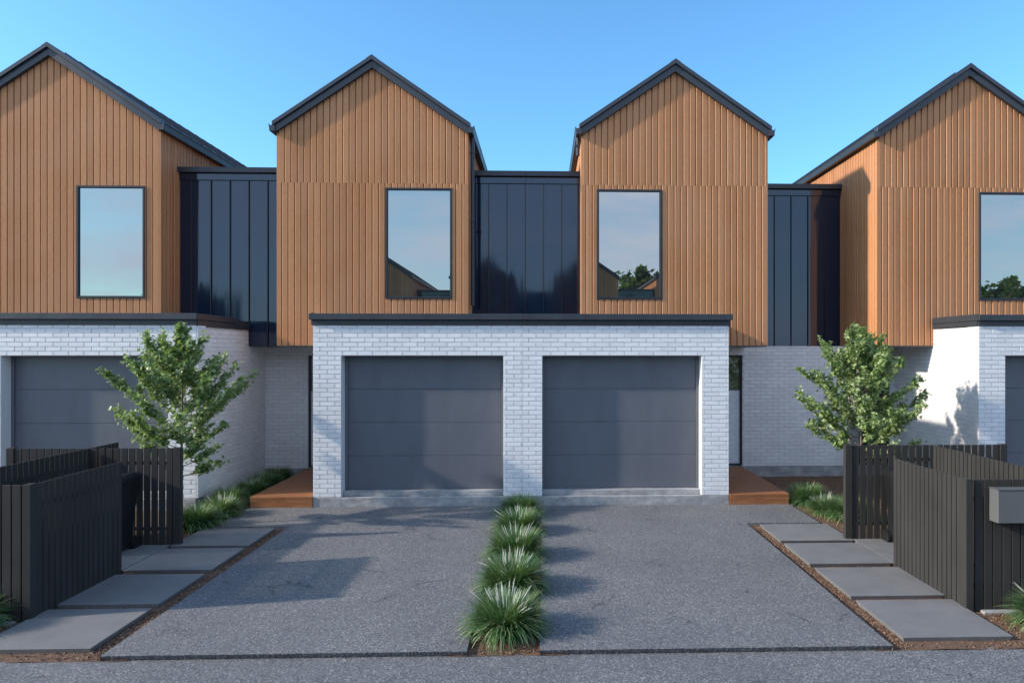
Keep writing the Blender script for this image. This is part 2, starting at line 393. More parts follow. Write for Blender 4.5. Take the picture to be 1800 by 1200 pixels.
def link_block(par, x0, x1, Y, zb, ztop, off, lipl=0, lipr=0):
    """standing-seam metal box between two gables"""
    c = MB(); c.box(x0, x1, Y, YB-1, zb, ztop-.1)
    cl = c.build('metal_cladding', CLADM, par)
    x = off
    while x < x1-.012:
        if x > x0+.012:
            s = MB(); s.box(x-.006, x+.006, Y-.032, Y-.001, zb, ztop-.235); s.build('standing_seam', FRAME, cl, bevel=.001)
        x += .352
    f = MB(); f.box(x0, x1, Y-.03, Y-.001, ztop-.23, ztop-.105)
    f.build('head_flashing', CLADM, cl, bevel=.003)
    r = MB(); r.box(x0-lipl, x1+lipr, Y-.10, YB-1, ztop-.1, ztop)
    rf = r.build('link_roof', TRIM, par, bevel=.006)
    d = MB(); d.box(x0, x1, Y-.012, Y+.6, zb-.022, zb-.001); d.build('drip_edge', FRAME, cl)
    return cl

def garage_door(par, x0, x1, z0, z1, Y):
    d = MB(); n = 4; h = (z1-z0)/n
    for i in range(n): d.box(x0+.045, x1-.045, Y, Y+.04, z0+i*h+(.0 if i == 0 else .0018), z0+(i+1)*h-.0018)
    door = d.build('garage_door', DOORM, par, bevel=.003)
    b = MB(); b.box(x0+.02, x1-.02, Y+.041, Y+.05, z0, z1); b.build('door_seal', FRAME, door)
    f = MB(); f.box(x0+.002, x0+.044, Y-.03, Y+.045, z0, z1-.04); f.box(x1-.044, x1-.002, Y-.03, Y+.045, z0, z1-.04)
    f.box(x0+.002, x1-.002, Y-.03, Y+.045, z1-.039, z1-.002)
    f.build('door_frame', DOORM, door, bevel=.003)
    return door

def entry_door(par, x0, x1, z0, z1, Y, m, dark=False):
    """recessed door leaf with a full-height glazed sidelight; m=+1: sidelight at the high-x end"""
    fr = MB(); t = .035
    fr.box(x0, x0+t, Y-.01, Y+.09, z0, z1); fr.box(x1-t, x1, Y-.01, Y+.09, z0, z1)
    fr.box(x0+t, x1-t, Y-.01, Y+.09, z1-t, z1); fr.box(x0+t, x1-t, Y-.01, Y+.09, z0, z0+.03)
    sx = .30; a, b = ((x1-sx, x1-t) if m > 0 else (x0+t, x0+sx)); mid = (x1-sx-.03, x1-sx) if m > 0 else (x0+sx, x0+sx+.03)
    fr.box(mid[0], mid[1], Y, Y+.09, z0+.03, z1-t)
    d = fr.build('front_door', FRAME, par, bevel=.002)
    lf = MB(); l0, l1 = (x0+t, mid[0]) if m > 0 else (mid[1], x1-t)
    k = 0; wd = (l1-l0)/5
    for k in range(5): lf.box(l0+k*wd+.001, l0+(k+1)*wd-.001, Y+.03, Y+.07, z0+.03, z1-t)
    lf.build('door_leaf', DOORTIM if not dark else DARKP, d, bevel=.003)
    g = MB(); g.box(a, b, Y+.03, Y+.04, z0+.03 if dark else z0+1.522, z1-t)
    if not dark:
        mg = GLASS_SIDE; g.build('sidelight', mg, d, fix=False)
        p = MB(); p.box(a, b, Y+.03, Y+.04, z0+.03, z0+1.52); p.build('reflection_pane', PANEL, d)  # lower pane: bright reflection painted as a pale opaque colour
        p = MB(); p.box(a+.002, b-.002, Y+.062, Y+.068, z0+.03, z1-t); p.build('curtain', CURT, d)
    else: g.build('sidelight', GLASS, d, fix=False)
    hd = MB(); hx = (l1-.06) if m > 0 else (l0+.06); hd.tube([(hx, Y-.03, z0+.8), (hx, Y-.03, z0+1.3)], .012, 8); hd.tube([(hx, Y-.03, z0+.85), (hx, Y+.03, z0+.85)], .008); hd.tube([(hx, Y-.03, z0+1.25), (hx, Y+.03, z0+1.25)], .008)
    hd.build('door_handle', TRIM, d, smooth=True)
    return d
def _gs():
    m = Mat('sidelight_glass'); g = m.n('ShaderNodeBsdfGlossy'); g.inputs['Roughness'].default_value = .01; g.inputs['Color'].default_value = (.9, .93, .97, 1)
    t = m.n('ShaderNodeBsdfTransparent'); t.inputs[0].default_value = (.85, .88, .9, 1)
    x = m.n('ShaderNodeMixShader'); x.inputs[0].default_value = .16
    m.L.new(t.outputs[0], x.inputs[1]); m.L.new(g.outputs[0], x.inputs[2]); m.L.new(x.outputs[0], m.o.inputs[0]); return m.m
GLASS_SIDE = _gs()

YE = 2.8       # entry wall
def mm(ax, m, a, b):
    p, q = ax+m*a, ax+m*b; return (min(p, q), max(p, q))

def house(label, ax, m, gable, win, opening=(.315, 2.925), gwid=3.375, gstart=0.0, entry=None, link=None, door2=None,
          break_z=5.54, lip=(0, 0), side_brick=True, downpipe=None):
    """ax: axis shared with the mirrored neighbour; m=+1 builds to the right of it, -1 to the left"""
    root = thing('townhouse', (ax+m*1.7, 0, 0), label, 'house', 'townhouses in the terrace')
    gx0, gx1 = mm(ax, m, gable[0], gable[1]); apex = (gx0+gx1)/2
    wx0, wx1 = mm(ax, m, win[0], win[1]); wz0, wz1 = 3.455, 5.46
    zr = lambda u: ZE+.05+(min(u-gx0, gx1-u))*SLOPE
    bx0, bx1 = mm(ax, m, gstart, gwid)          # brick front
    # --- timber gable front
    g = MB(); P = front(YT)
    hole = [(wx0, wx1, wz0, wz1)]
    low = [(wx0, wx1, wz0, break_z+1)] if break_z else hole
    if break_z:
        cladding(g, P, gx0, gx1, break_z, zr, (), off=gx0+.004, apex=apex)
        cladding(g, P, gx0, gx1, 2.615, lambda u: break_z, [(wx0, wx1, wz0, wz1)], off=gx0-.045, proud=.003)
    else:
        cladding(g, P, gx0, gx1, 2.615, zr, hole, off=gx0+.004, apex=apex)
    gc = g.build('gable_cladding', TIMBER, root, fix=False)
    for X, sg in ((gx0, -1), (gx1, 1)):
        c = MB(); c.box(X-.012 if sg < 0 else X-.02, X+.02 if sg < 0 else X+.012, YT-.002, YT+.03, 2.615, ZE-.01)
        c.build('corner_trim', TIMBER, gc)
    # --- timber flanks
    sc = MB()
    cladding(sc, face_left(gx0), YT+.02, YB, 2.615, lambda u: ZE+.02, (), off=YT)
    sc.build('side_cladding', TIMBER, root, fix=False); sc = MB()
    cladding(sc, face_right(gx1), YT+.02, YB, 2.615, lambda u: ZE+.02, (), off=YT)
    sc.build('side_cladding', TIMBER, root, fix=False)
    bk = MB(); bk.prism([(gx0+.03, 2.64), (gx1-.03, 2.64), (gx1-.03, ZE), (apex, ZE+(apex-gx0)*SLOPE), (gx0+.03, ZE)], YT+.12, YB-.02)
    bk.build('inner_wall', SOFFIT, root)
    s = MB(); s.box(gx0+.004, gx1-.004, YT+.004, YB-.02, 2.59, 2.612); s.build('soffit', SOFFIT, root)
    make_window(root, wx0, wx1, wz0, wz1, YT)
    make_roof(root, gx0, gx1, ZE, YT, YB)
    # --- brick garage front
    doors = [mm(ax, m, *opening)]+([mm(ax, m, *door2)] if door2 else [])
    zo = 2.433
    b1, mo = bricks(front(0), bx0, bx1, .15, 2.93, [(d[0], d[1], .15, zo) for d in doors])
    gw = b1.build('garage_wall', BRICK, root, fix=False)
    # solid body behind the bricks, cut for the door openings
    for (a, b) in cut(bx0, bx1, doors): mo.box(a+.001, b-.001, .0125, .32, .15, 2.93)
    for (a, b) in doors: mo.box(a-.001, b+.001, .0127, .32, zo+.002, 2.93)
    mo.build('mortar', MORTAR, gw, fix=False)
    b = MB()
    for (a, c) in cut(bx0, bx1, doors): b.box(a, c, -.006, .3, -.1, .148)
    for (a, c) in doors: b.box(a+.0005, c-.0005, -.006, 2.0, -.1, .1475)
    base = b.build('concrete_base', CONC, root, bevel=.006)
    st = MB()
    for (a, c) in doors:
        st.box(a+.002, c-.002, .10, .6, .149, .228)
        st_ = garage_door(root, a, c, .235, zo, .25)
    st.build('door_sill', CONC, root, bevel=.006)
    # garage roof with a two-step metal edge
    r = MB(); oe = .045
    eL = bx0-(oe if (m < 0 and gstart == 0) else 0); eR = bx1+(oe if m > 0 else 0)
    r.box(eL, eR, -.085, YT-.03, 3.012, 3.11)
    rf = r.build('garage_roof', TRIM, root, bevel=.005)
    f = MB(); i = .03; f.box(eL+(i if m < 0 else 0), eR-(i if m > 0 else 0), -.022, YT-.03, 2.925, 3.010); f.build('fascia', TRIM, rf, bevel=.003)
    # --- brick flank of the garage
    out_left = m < 0; X = bx0 if out_left else bx1
    # flashing above the flank
    ff = MB()
    if out_left: ff.box(X-.03, X-.012, .0, YT-.035, 2.93, 3.125)
    else: ff.box(X+.012, X+.03, .0, 1.95, 2.905, 3.0)
    ff.build('side_flashing', TRIM, rf)
    Pm = face_left(X) if out_left else face_right(X)
    b2, m2 = bricks(Pm, .012, YE+.3, -.05 if not out_left else .0, 2.9 if side_brick == 'long' else 2.915, (), w_front=0.0)
    if out_left: m2.box(X+.013, X+.25, .33, YE+.3, 0, 2.91)
    else: m2.box(X-.25, X-.013, .33, YE+.3, 0, 2.91)
    sw = b2.build('side_wall', BRICK, root, fix=False); m2.build('mortar', MORTAR, sw, fix=False)
    # --- entry wall
    if entry:
        e0, e1, d0, d1, dark = entry
        zt = 2.62
        b3, m3 = bricks(front(YE), e0, e1, .17, zt, [(d0, d1, .1, zo)])
        ew = b3.build('entry_wall', BRICK, root, fix=False)
        for (a, b_) in cut(e0, e1, [(d0, d1)]): m3.box(a, b_, YE+.0125, YE+.25, .17, zt)
        m3.box(d0, d1, YE+.0127, YE+.25, zo+.002, zt)
        m3.build('mortar', MORTAR, ew, fix=False)
        bb = MB(); bb.box(e0, e1, YE-.012, YE+.25, -.1, .168); bb.build('concrete_footing', CONC, root, bevel=.005)
        entry_door(root, d0, d1, .19, zo, YE+.05, m, dark)
    if link:
        link_block(root, *link)
    if downpipe:
        dp = MB(); X, Y, za, zb_, sgn = downpipe
        dp.tube([(X, Y, za), (X, Y, zb_)], .036, 10); o = dp.build('downpipe', TRIM, root, smooth=False)
        for z in ((za+.3, (za+zb_)/2, zb_-.3) if zb_-za > 1 else ((za+zb_)/2,)):
            k = MB(); k.box(X-.045, X+.045, Y-.04, Y+.04, z, z+.03); k.build('bracket', TRIM, o)
    return root

AX = -.335; AXL = -8.93; AXR = 10.595; ZL = 5.965
H2 = house('timber gabled townhouse with garage, second gable from the left of the terrace', AX, -1, (1.04, 4.45), (1.318, 2.516),
           entry=(-5.56, -3.70, -4.71, -3.70, False), link=(-6.85, -4.787, 2.05, 2.615, ZL, -6.62, .08, 0),
           downpipe=(-1.30, 1.52, 3.35, 6.44, 1))
# its right half of the shared link over the two garages
link_block(H2, -1.375, AX, 2.15, 3.0, ZL, -1.055)
H3 = house('timber gabled townhouse with garage and deck at its right, third gable from the left', AX, 1, (1.035, 4.445), (1.307, 2.497),
           entry=(3.04, 6.16, 3.04, 4.06, False), link=(4.112, 6.165, 3.0, 2.615, ZL, 4.43, 0, 0),
           downpipe=(.63, 1.50, 6.10, 6.44, 1))
link_block(H3, AX, .698, 2.15, 3.0, ZL, .001)
H1 = house('wider timber gabled townhouse behind the young tree at the left end', AXL, 1, (-1.76, 2.08), (.614, 1.809),
           gwid=3.37, break_z=None, side_brick='long')
H0 = house('timber gabled townhouse beyond the left end of the photo', AXL, -1, (1.79, 5.2), (2.1, 3.3), entry=(-14.2, -12.3, -13.3, -12.4, False))
H4 = house('timber gabled townhouse with its sunlit white brick flank, at the right end', AXR, -1, (1.03, 4.42), (1.3, 2.516),
           entry=(6.165, 7.22, 6.22, 7.12, True))
# garage roof edge of the wide house carried back to the link
a = MB(); a.prism_x([(YT-.03, 2.93), (1.98, 2.93), (1.98, 3.04), (YT-.03, 3.09)], -7.2, -5.525); a.build('garage_roof_return', TRIM, H1)
a = MB(); a.box(-5.562, -5.528, .002, .26, .15, 2.92); a.build('corner_pier', MORTAR, H1, bevel=.004)

# neighbour at the far right, and the same terrace again across the street (they show in the windows)
c = copy_tree(H3); c.location.x += AXR-AX; c['label'] = 'timber gabled townhouse mirrored against the right end one, beyond the frame'
for k, (src, lab) in enumerate(((H1, 'wide timber gabled townhouse across the street, seen in the glass'), (H2, 'townhouse across the street reflected in the left windows'),
                                (H3, 'townhouse across the street reflected in the third window'), (H4, 'townhouse across the street reflected in the metal cladding'))):
    c = copy_tree(src); c.location = (-src.location.x-.8, -22, 0); c.rotation_euler = (0, 0, PI); c['label'] = lab; c['group'] = 'townhouses across the street'

# ------------------------------------------------------------------ ground
def struct(name, mb, mat, **k): return tag(mb.build(name, mat, **k), kind='structure')
g = MB(); g.quad((-600, -600, -.14), (600, -600, -.14), (600, 600, -.14), (-600, 600, -.14)); struct('ground', g, GROUND, fix=False)
g = MB(); g.box(-60, 60, -16.4, -5.5, -.3, -.045); struct('road', g, AGG_ROAD)
YF = -5.6
def slab_edge(pts, name):
    """driveway slab with a slightly ragged broken edge at the street"""
    mb = MB(); n = len(pts); z0, z1 = -.13, 0.0
    vs = [(x, y, z0) for x, y in pts]+[(x, y, z1-.004) for x, y in pts]
    fr_ = [i for i in range(n) if pts[i][1] < YF+.02 and pts[(i+1) % n][1] < YF+.02]
    mb.add([(x, y, z0) for x, y in pts]+[(x, y, z1) for x, y in pts],
           [tuple(range(n, 2*n))]+[(i, (i+1) % n, (i+1) % n+n, i+n) for i in range(n) if i not in fr_])
    rows = [0, -.010, -.022, -.034, -.048, -.13]          # rough broken face, leaning back under the lip
    g_ = [[(pts[i][0]+random.uniform(-.003, .003)*(j > 0), pts[i][1]+(random.uniform(-.003, .008)+abs(z)*.55 if j else 0), z) for i in range(fr_[0], fr_[-1]+2)] for j, z in enumerate(rows)]
    w_ = len(g_[0]); mb.add([p for r in g_ for p in r], [(j*w_+i, j*w_+i+1, (j+1)*w_+i+1, (j+1)*w_+i) for j in range(len(rows)-1) for i in range(w_-1)])
    return struct(name, mb, AGG)
def rag(x0, x1, y, step=.011, amp=.0035):
    out_ = []; x = x0; n = int(abs(x1-x0)/step); 
    for i in range(n+1):
        t = i/n; out_.append((x0+(x1-x0)*t, y+random.uniform(-amp, amp)))
    return out_
slab_edge(rag(-3.62, -.638, YF)+[(-.638, 0.02), (-4.71, 0.02), (-4.71, -1.28), (-3.63, -1.28)], 'driveway')
slab_edge(rag(-.03, 2.955, YF)+[(2.955, -1.28), (4.04, -1.28), (4.04, 0.02), (-.03, 0.02)], 'driveway')
g = MB(); g.box(-16, 16, -22.02, -16.4, -.2, 0); struct('driveway', g, AGG)
slab_edge(rag(7.30, 10.29, YF)+[(10.29, 0.02), (7.30, 0.02)], 'driveway')
slab_edge(rag(-8.62-.02, -5.98-.1, YF)[:1]+rag(-12.2, -9.23, YF)[-1:]+[(-9.23, .02), (-8.64, .02)], 'driveway') if False else None
slab_edge(rag(-8.62, -6.9, YF)+[(-6.9, -4.9), (-7.05, -4.9), (-7.05, 0.02), (-8.62, 0.02)], 'driveway')
# garden bed sheet, gently uneven
g = MB(); nx, ny = 150, 60
gx = lambda i: -14+30*i/nx; gy = lambda j: YF+.0+(YF*0-YF+2.85)*j/ny
vs = [(gx(i), gy(j), -.062+random.uniform(-.006, .008)+.022) for j in range(ny+1) for i in range(nx+1)]
g.add(vs, [(j*(nx+1)+i, j*(nx+1)+i+1, (j+1)*(nx+1)+i+1, (j+1)*(nx+1)+i) for j in range(ny) for i in range(nx) if not (gy(j) < -.1 and (-3.55 < gx(i) < -.95 or .1 < gx(i) < 2.7 or 7.4 < gx(i) < 10.1))]); struct('garden_bed', g, SOIL, smooth=True)
# bark chips in the beds one can see
ch = MB()
def chips(x0, x1, y0, y1, n):
    for _ in range(n):
        p = Vector((random.uniform(x0, x1), random.uniform(y0, y1), -.040+random.uniform(0, .010)))
        l = random.uniform(.004, .012); w_ = l*random.uniform(.3, .7); h = .004
        M = Matrix.Rotation(random.uniform(0, 6.3), 3, 'Z') @ Matrix.Rotation(random.uniform(-.5, .5), 3, 'X') @ Matrix.Rotation(random.uniform(-.5, .5), 3, 'Y')
        vs = [p+M @ Vector(q) for q in ((-l, -w_*.6, -h), (l*.8, -w_, -h), (l, w_*.7, -h), (-l*.7, w_, -h), (-l*.9, -w_*.5, h), (l*.7, -w_*.8, h), (l*.8, w_*.6, h), (-l*.6, w_*.8, h))]
        ch.add(vs, [(4, 5, 6, 7), (0, 1, 5, 4), (1, 2, 6, 5), (2, 3, 7, 6), (3, 0, 4, 7)])
for a in ((-3.78, -3.63, -5.58, -1.3, 1500), (-.63, -.04, -5.58, 0, 3200), (2.97, 3.12, -5.58, -1.3, 1500), (4.05, 6.2, -1.9, 2.6, 2600), (4.05, 6.5, -5.58, -4.7, 2600),
          (-6.9, -4.7, -5.58, -4.6, 2200), (-5.6, -4.72, -2.1, 2.6, 1600), (3.1, 4.15, -5.58, -1.3, 2000), (-4.8, -3.75, -5.58, -1.3, 1800)): chips(*a)
tag(ch.build('bark_mulch', CHIP, fix=False), 'reddish brown bark chips spread over the garden beds', 'mulch', kind='stuff')

# ------------------------------------------------------------------ stepping slabs
def paver(x0, x1, y0, y1, label, grp='grey stepping slabs beside the driveways'):
    mb = MB(); e = .03; z0, z1 = -.075, .006
    mb.add([(x0+e,y0+e,z0),(x1-e,y0+e,z0),(x1-e,y1-e,z0),(x0+e,y1-e,z0),(x0,y0,z1),(x1,y0,z1),(x1,y1,z1),(x0,y1,z1)], [(0,3,2,1),(4,5,6,7),(0,1,5,4),(1,2,6,5),(2,3,7,6),(3,0,4,7)])
    tag(mb.build('paving_slab', SLAB, bevel=.0025), label, 'paving slab', grp)
ords = ['nearest the street', 'second from the street', 'third from the street beside the opening', 'farthest from the street']
for side in (1, -1):
    for k, (yf, yb) in enumerate(((-5.45, -4.52), (-4.40, -3.45), (-3.30, -2.40), (-2.28, -1.38))):
        x0, x1 = (3.12, 4.10) if side > 0 else (-4.79, -3.79)
        paver(x0, x1, yf, yb, 'square grey slab in bark mulch %s, %s driveway' % (ords[k], 'right of the right' if side > 0 else 'left of the left'))
paver(4.115, 5.1, -3.30, -2.22, 'grey slab inside the right bin enclosure'); paver(-5.8, -4.805, -3.30, -2.22, 'grey slab inside the left bin enclosure')
# ------------------------------------------------------------------ decks
def deck(x0, x1, label):
    root = thing('entrance_deck', ((x0+x1)/2, 1.3, -.05), label, 'deck', 'low timber decks at the front doors')
    mb = MB(); n = 20; y0, y1 = -.03, YE-.02; st = (y1-y0)/n
    for i in range(n): mb.box(x0, x1, y0+i*st+.001, y0+(i+1)*st-.001, .14, .172)
    mb.build('deck_boards', DECK, root, bevel=.002)
    f = MB(); f.box(x0+.004, x1-.004, y0+.003, y0+.03, -.06, .139); f.box(x0+.004, x0+.03, y0+.031, y1, -.06, .139); f.box(x1-.03, x1-.004, y0+.031, y1, -.06, .139)
    f.build('fascia_board', DECK, root, bevel=.002)
deck(-4.70, -3.707, 'low orange brown timber deck left of the garages at the shaded door')
deck(3.047, 4.03, 'low orange brown timber deck right of the garages at the glazed door')

# ------------------------------------------------------------------ slatted fences
GRP_F = 'charcoal slatted fences of the bin enclosures'
ZF = 1.25
def fence_run(label, p0, p1, posts=(1, 1), inner=1, slat=.0785, pitch=.0925, zt=ZF, thick=.02, rail_side=1, post=.095):
    """vertical battens on two rails between square posts; p0,p1: (x,y)"""
    a = Vector((p0[0], p0[1], 0)); b = Vector((p1[0], p1[1], 0)); d = (b-a); ln = d.length; d.normalize(); nrm = Vector((-d.y, d.x, 0))*rail_side
    root = thing('slat_fence', ((a+b)/2)+Vector((0, 0, -.06)), label, 'fence', GRP_F)
    def bar(mb, s0, s1, w0, w1, z0, z1):
        q = [a+d*s0+nrm*w0, a+d*s1+nrm*w0, a+d*s1+nrm*w1, a+d*s0+nrm*w1]
        mb.add([(p.x, p.y, z0) for p in q]+[(p.x, p.y, z1) for p in q], [(0, 3, 2, 1), (4, 5, 6, 7), (0, 1, 5, 4), (1, 2, 6, 5), (2, 3, 7, 6), (3, 0, 4, 7)])
    m1 = MB(); s = (post+.012 if posts[0] else .0); e = ln-(post+.012 if posts[1] else 0)
    n = max(1, round((e-s)/pitch)); pt = (e-s+ (pitch-slat))/n
    for i in range(n): bar(m1, s+i*pt, s+i*pt+slat, 0, thick, -.03, zt-.004)
    m1.build('slats', FENCEM, root, bevel=.0025)
    for zr_ in (.18, zt-.22):
        m2 = MB(); bar(m2, .005, ln-.005, thick+.001, thick+.042, zr_, zr_+.04); m2.build('rail', FENCEM, root, bevel=.002)
    for f_, s0 in ((posts[0], 0), (posts[1], ln-post)):
        if f_:
            m3 = MB(); bar(m3, s0, s0+post, -.012, thick+.044, -.12, zt+.003); m3.build('post', FENCEM, root, bevel=.004)
    return root
# right enclosure (posts as far as the photo shows), mirrored on the left
for sd, nm in ((1, 'right'), (-1, 'left')):
    X = lambda x: x if sd > 0 else 2*AX-x
    rs = -1 if sd > 0 else 1
    fence_run('charcoal slat fence along the stepping slabs, %s of the driveways' % nm, (X(4.10), -3.34), (X(4.10), -4.78), (0, 1), rail_side=(1 if sd > 0 else -1), pitch=.084, slat=.0700)
    fence_run('charcoal slat fence with see-through gaps at the back of the %s enclosure' % nm, (X(4.02), -2.20), (X(6.22), -2.20), (1, 1), rail_side=(1 if sd > 0 else -1))
    fence_run('charcoal slat fence dividing the %s enclosure down its middle' % nm, (X(5.19), -2.24 if sd > 0 else -1.55), (X(5.19), -4.78), (0, 0), rail_side=(1 if sd > 0 else -1), pitch=.084, slat=.0700)
    fence_run('charcoal slat fence facing the street on the %s enclosure' % nm, (X(4.19), -4.76), (X(6.3), -4.76), (0, 1), rail_side=(1 if sd > 0 else -1))

def letterbox():
    root = thing('letterbox', (4.62, -4.83, .84), 'grey steel letterbox on the street side of the right slat fence', 'letterbox')
    mb = MB(); mb.box(4.325, 4.96, -4.90, -4.765, .852, 1.168); mb.build('body', BOXM, root, bevel=.005)
    s = MB(); s.box(4.318, 4.967, -4.907, -4.764, 1.169, 1.176); s.build('lid', BOXM, root, bevel=.002)
letterbox()
for x0, lab in ((4.24, 'small concrete pad at the foot of the right street fence'), (-5.62, 'small concrete pad at the foot of the left street fence')):
    mb = MB(); mb.box(x0, x0+.72, -4.83, -4.72, -.09, -.016); tag(mb.build('fence_footing', CONC, bevel=.004), lab, 'concrete pad', 'pads under the street fences')

def wheelie_bin(x, y, rz, label):
    root = thing('wheelie_bin', (x, y, -.04), label, 'bin', 'black wheelie bins')
    def T(p): q = Matrix.Rotation(rz, 3, 'Z') @ Vector(p); return (q.x+x, q.y+y, q.z-.03)
    b = MB(); r0, r1, z0, z1 = (.19, .21), (.25, .28), .06, .93
    def ring(hx, hy, z, n=5):
        out_ = []
        for cx, cy, a0 in ((1, 1, 0), (-1, 1, 90), (-1, -1, 180), (1, -1, 270)):
            for k in range(n):
                a = math.radians(a0+90*k/(n-1)); out_.append((cx*(hx-.04)+.04*math.cos(a), cy*(hy-.04)+.04*math.sin(a), z))
        return out_
    rings = [ring(r0[0], r0[1], z0), ring((r0[0]+r1[0])/2, (r0[1]+r1[1])/2, (z0+z1)/2), ring(r1[0], r1[1], z1-.03), ring(r1[0]+.02, r1[1]+.02, z1-.03), ring(r1[0]+.02, r1[1]+.02, z1)]
    n = len(rings[0]); vs = [T(p) for r in rings for p in r]; fs = [tuple(range(n)), tuple(range(len(vs)-n, len(vs)))]
    for i in range(len(rings)-1):
        for k in range(n): fs.append((i*n+k, i*n+(k+1) % n, (i+1)*n+(k+1) % n, (i+1)*n+k))
    b.add(vs, fs); b.build('body', BINM, root)
    l = MB(); rl = [ring(.275, .30, z1+.002), ring(.275, .30, z1+.03), ring(.22, .24, z1+.06), ring(.1, .1, z1+.068)]
    vs = [T(p) for r in rl for p in r]; fs = [tuple(range(n)), tuple(range(len(vs)-n, len(vs)))]
    for i in range(3):
        for k in range(n): fs.append((i*n+k, i*n+(k+1) % n, (i+1)*n+(k+1) % n, (i+1)*n+k))
    l.add(vs, fs); l.build('lid', BINM, root, smooth=False)
    for sx in (-1, 1):
        w_ = MB(); pts = [T((sx*.2, .22, .09)), T((sx*.245, .22, .09))]; w_.tube(pts, .095, 18); w_.build('wheel', BINM, root)
    h = MB(); h.tube([T((-.18, .31, z1-.02)), T((.18, .31, z1-.02))], .015, 8); h.build('handle', BINM, root)
for sd in (1, -1):
    X = lambda x: x if sd > 0 else 2*AX-x
    wheelie_bin(X(4.74), -2.55, 0 if sd > 0 else 0, 'black wheelie bin in the %s slatted enclosure' % ('right' if sd > 0 else 'left'))

# ------------------------------------------------------------------ trees
LEAFSHAPE = [(0, 0), (.22, -.02), (.46, -.16), (.44, .08), (.62, .22), (.36, .34), (.34, .56), (.14, .5), (0, .98), (-.14, .5), (-.34, .56), (-.36, .34), (-.62, .22), (-.44, .08), (-.46, -.16), (-.22, -.02)]
SIMPLE = [(0, 0), (.3, .2), (.32, .6), (0, 1), (-.32, .6), (-.3, .2)]
def add_leaf(mb, p, size, up, shape):
    n = (up*random.uniform(.3, 1.2)+Vector((random.gauss(0, 1), random.gauss(0, 1), random.gauss(0, 1)))*.55).normalized()
    t = n.orthogonal().normalized(); t.rotate(Matrix.Rotation(random.uniform(0, 2*PI), 3, n)); s = n.cross(t)
    fold = random.uniform(.1, .5); dr = random.uniform(.0, .35)
    vs = [p+(s*a+t*b+n*(abs(a)*fold-b*b*dr))*size for a, b in shape]
    h = len(shape)//2
    mb.add(vs, [tuple(range(0, h+1)), tuple([0]+list(range(h, len(shape))))], min(1, max(0, random.gauss(.5, .24))))
def tree(name, loc, H, R, seed, label, cat='tree', nb=58, trunk_r=.024, leafmat=None, leaf=(.042, .07), shape=None, first=.26, group=None, prof=None, sub=5, density=.0165, lean=(0, 0)):
    rs = random.getstate(); random.seed(seed)
    root = thing(name, loc, label, cat, group); L0 = Vector(loc)
    wood = MB(); tr = [L0+Vector((lean[0]*t*t+math.sin(t*5+seed)*.012*H/3, lean[1]*t*t+math.cos(t*4+seed)*.012*H/3, H*.97*t)) for t in [i/10 for i in range(11)]]
    wood.tube(tr, [trunk_r*(1-.82*i/10)*(1.35 if i == 0 else 1) for i in range(11)], 8)
    br = MB(); lv = MB(); prof = prof or [(0, .5), (.1, .75), (.25, 1.0), (.45, .82), (.62, .48), (.8, .2), (1, .06)]
    def pr(t):
        for (a, b), (c, d) in zip(prof, prof[1:]):
            if a <= t <= c: return b+(d-b)*(t-a)/(c-a)
        return prof[-1][1]
    def along(t):
        k = min(9, int(t*10)); return tr[k].lerp(tr[k+1], t*10-k)
    def leaves(pts, start, dens, spread):
        tot = sum((pts[i+1]-pts[i]).length for i in range(len(pts)-1)); nl = int(tot*(1-start)/dens)+2
        for k in range(nl):
            t = start+(1-start)*(k+random.random())/nl; q = min(len(pts)-2, int(t*(len(pts)-1))); p = pts[q].lerp(pts[q+1], t*(len(pts)-1)-q)
            for _ in range(random.choice((1, 2, 2, 3))):
                o = Vector((random.gauss(0, 1), random.gauss(0, 1), random.gauss(0, .8)))*spread
                add_leaf(lv, p+o, random.uniform(*leaf), Vector((-.55, -.3, .9)), shape or LEAFSHAPE)
    for i in range(nb):
        f = i/(nb-1); h = first+(.97-first)*f**.92; az = i*2.399+random.uniform(-.35, .35)
        ln = R*pr(f)*random.uniform(.6, 1.15)*(1-max(0, f-.55)*1.25); base = along(min(.995, h))
        el = math.radians(14+46*f+random.uniform(-8, 10)); d = Vector((math.cos(az), math.sin(az), 0)); pts = [base]
        ns = 7; p = base.copy(); e = el
        for k in range(ns):
            e2 = e+math.radians(6)*k*.55; p = p+(d*math.cos(e2)+Vector((0, 0, 1))*math.sin(e2))*(ln/ns)/max(.55, math.cos(el)); d = (d+Vector((random.uniform(-.12, .12), random.uniform(-.12, .12), 0))).normalized(); pts.append(p.copy())
        r0 = trunk_r*.34*(1-.6*f)
        br.tube(pts, [r0*(1-.8*k/ns) for k in range(ns+1)], 5)
        leaves(pts, .28, density, leaf[1]*.45)
        for j in range(sub):
            t = random.uniform(.22, .9); q = min(ns-1, int(t*ns)); b0 = pts[q].lerp(pts[q+1], t*ns-q)
            a2 = az+random.choice((-1, 1))*random.uniform(.5, 1.1); l2 = ln*random.uniform(.16, .36)*(1.15-t*.5); e3 = el+random.uniform(0, .5)
            d2 = Vector((math.cos(a2)*math.cos(e3), math.sin(a2)*math.cos(e3), math.sin(e3))); sp = [b0+d2*l2*s_+Vector((0, 0, l2*.2*s_*s_)) for s_ in (0, .33, .66, 1)]
            br.tube(sp, [r0*.45, r0*.35, r0*.25, r0*.12], 4); leaves(sp, .15, density, leaf[1]*.4)
    leaves(tr[7:], .0, density*.7, leaf[1]*.32)
    t_ = wood.build('trunk', BARK, root, smooth=True); br.build('branches', BARK, t_, smooth=True)
    lv.build('crown', leafmat or LEAF, root, fix=False)
    random.setstate(rs); return root
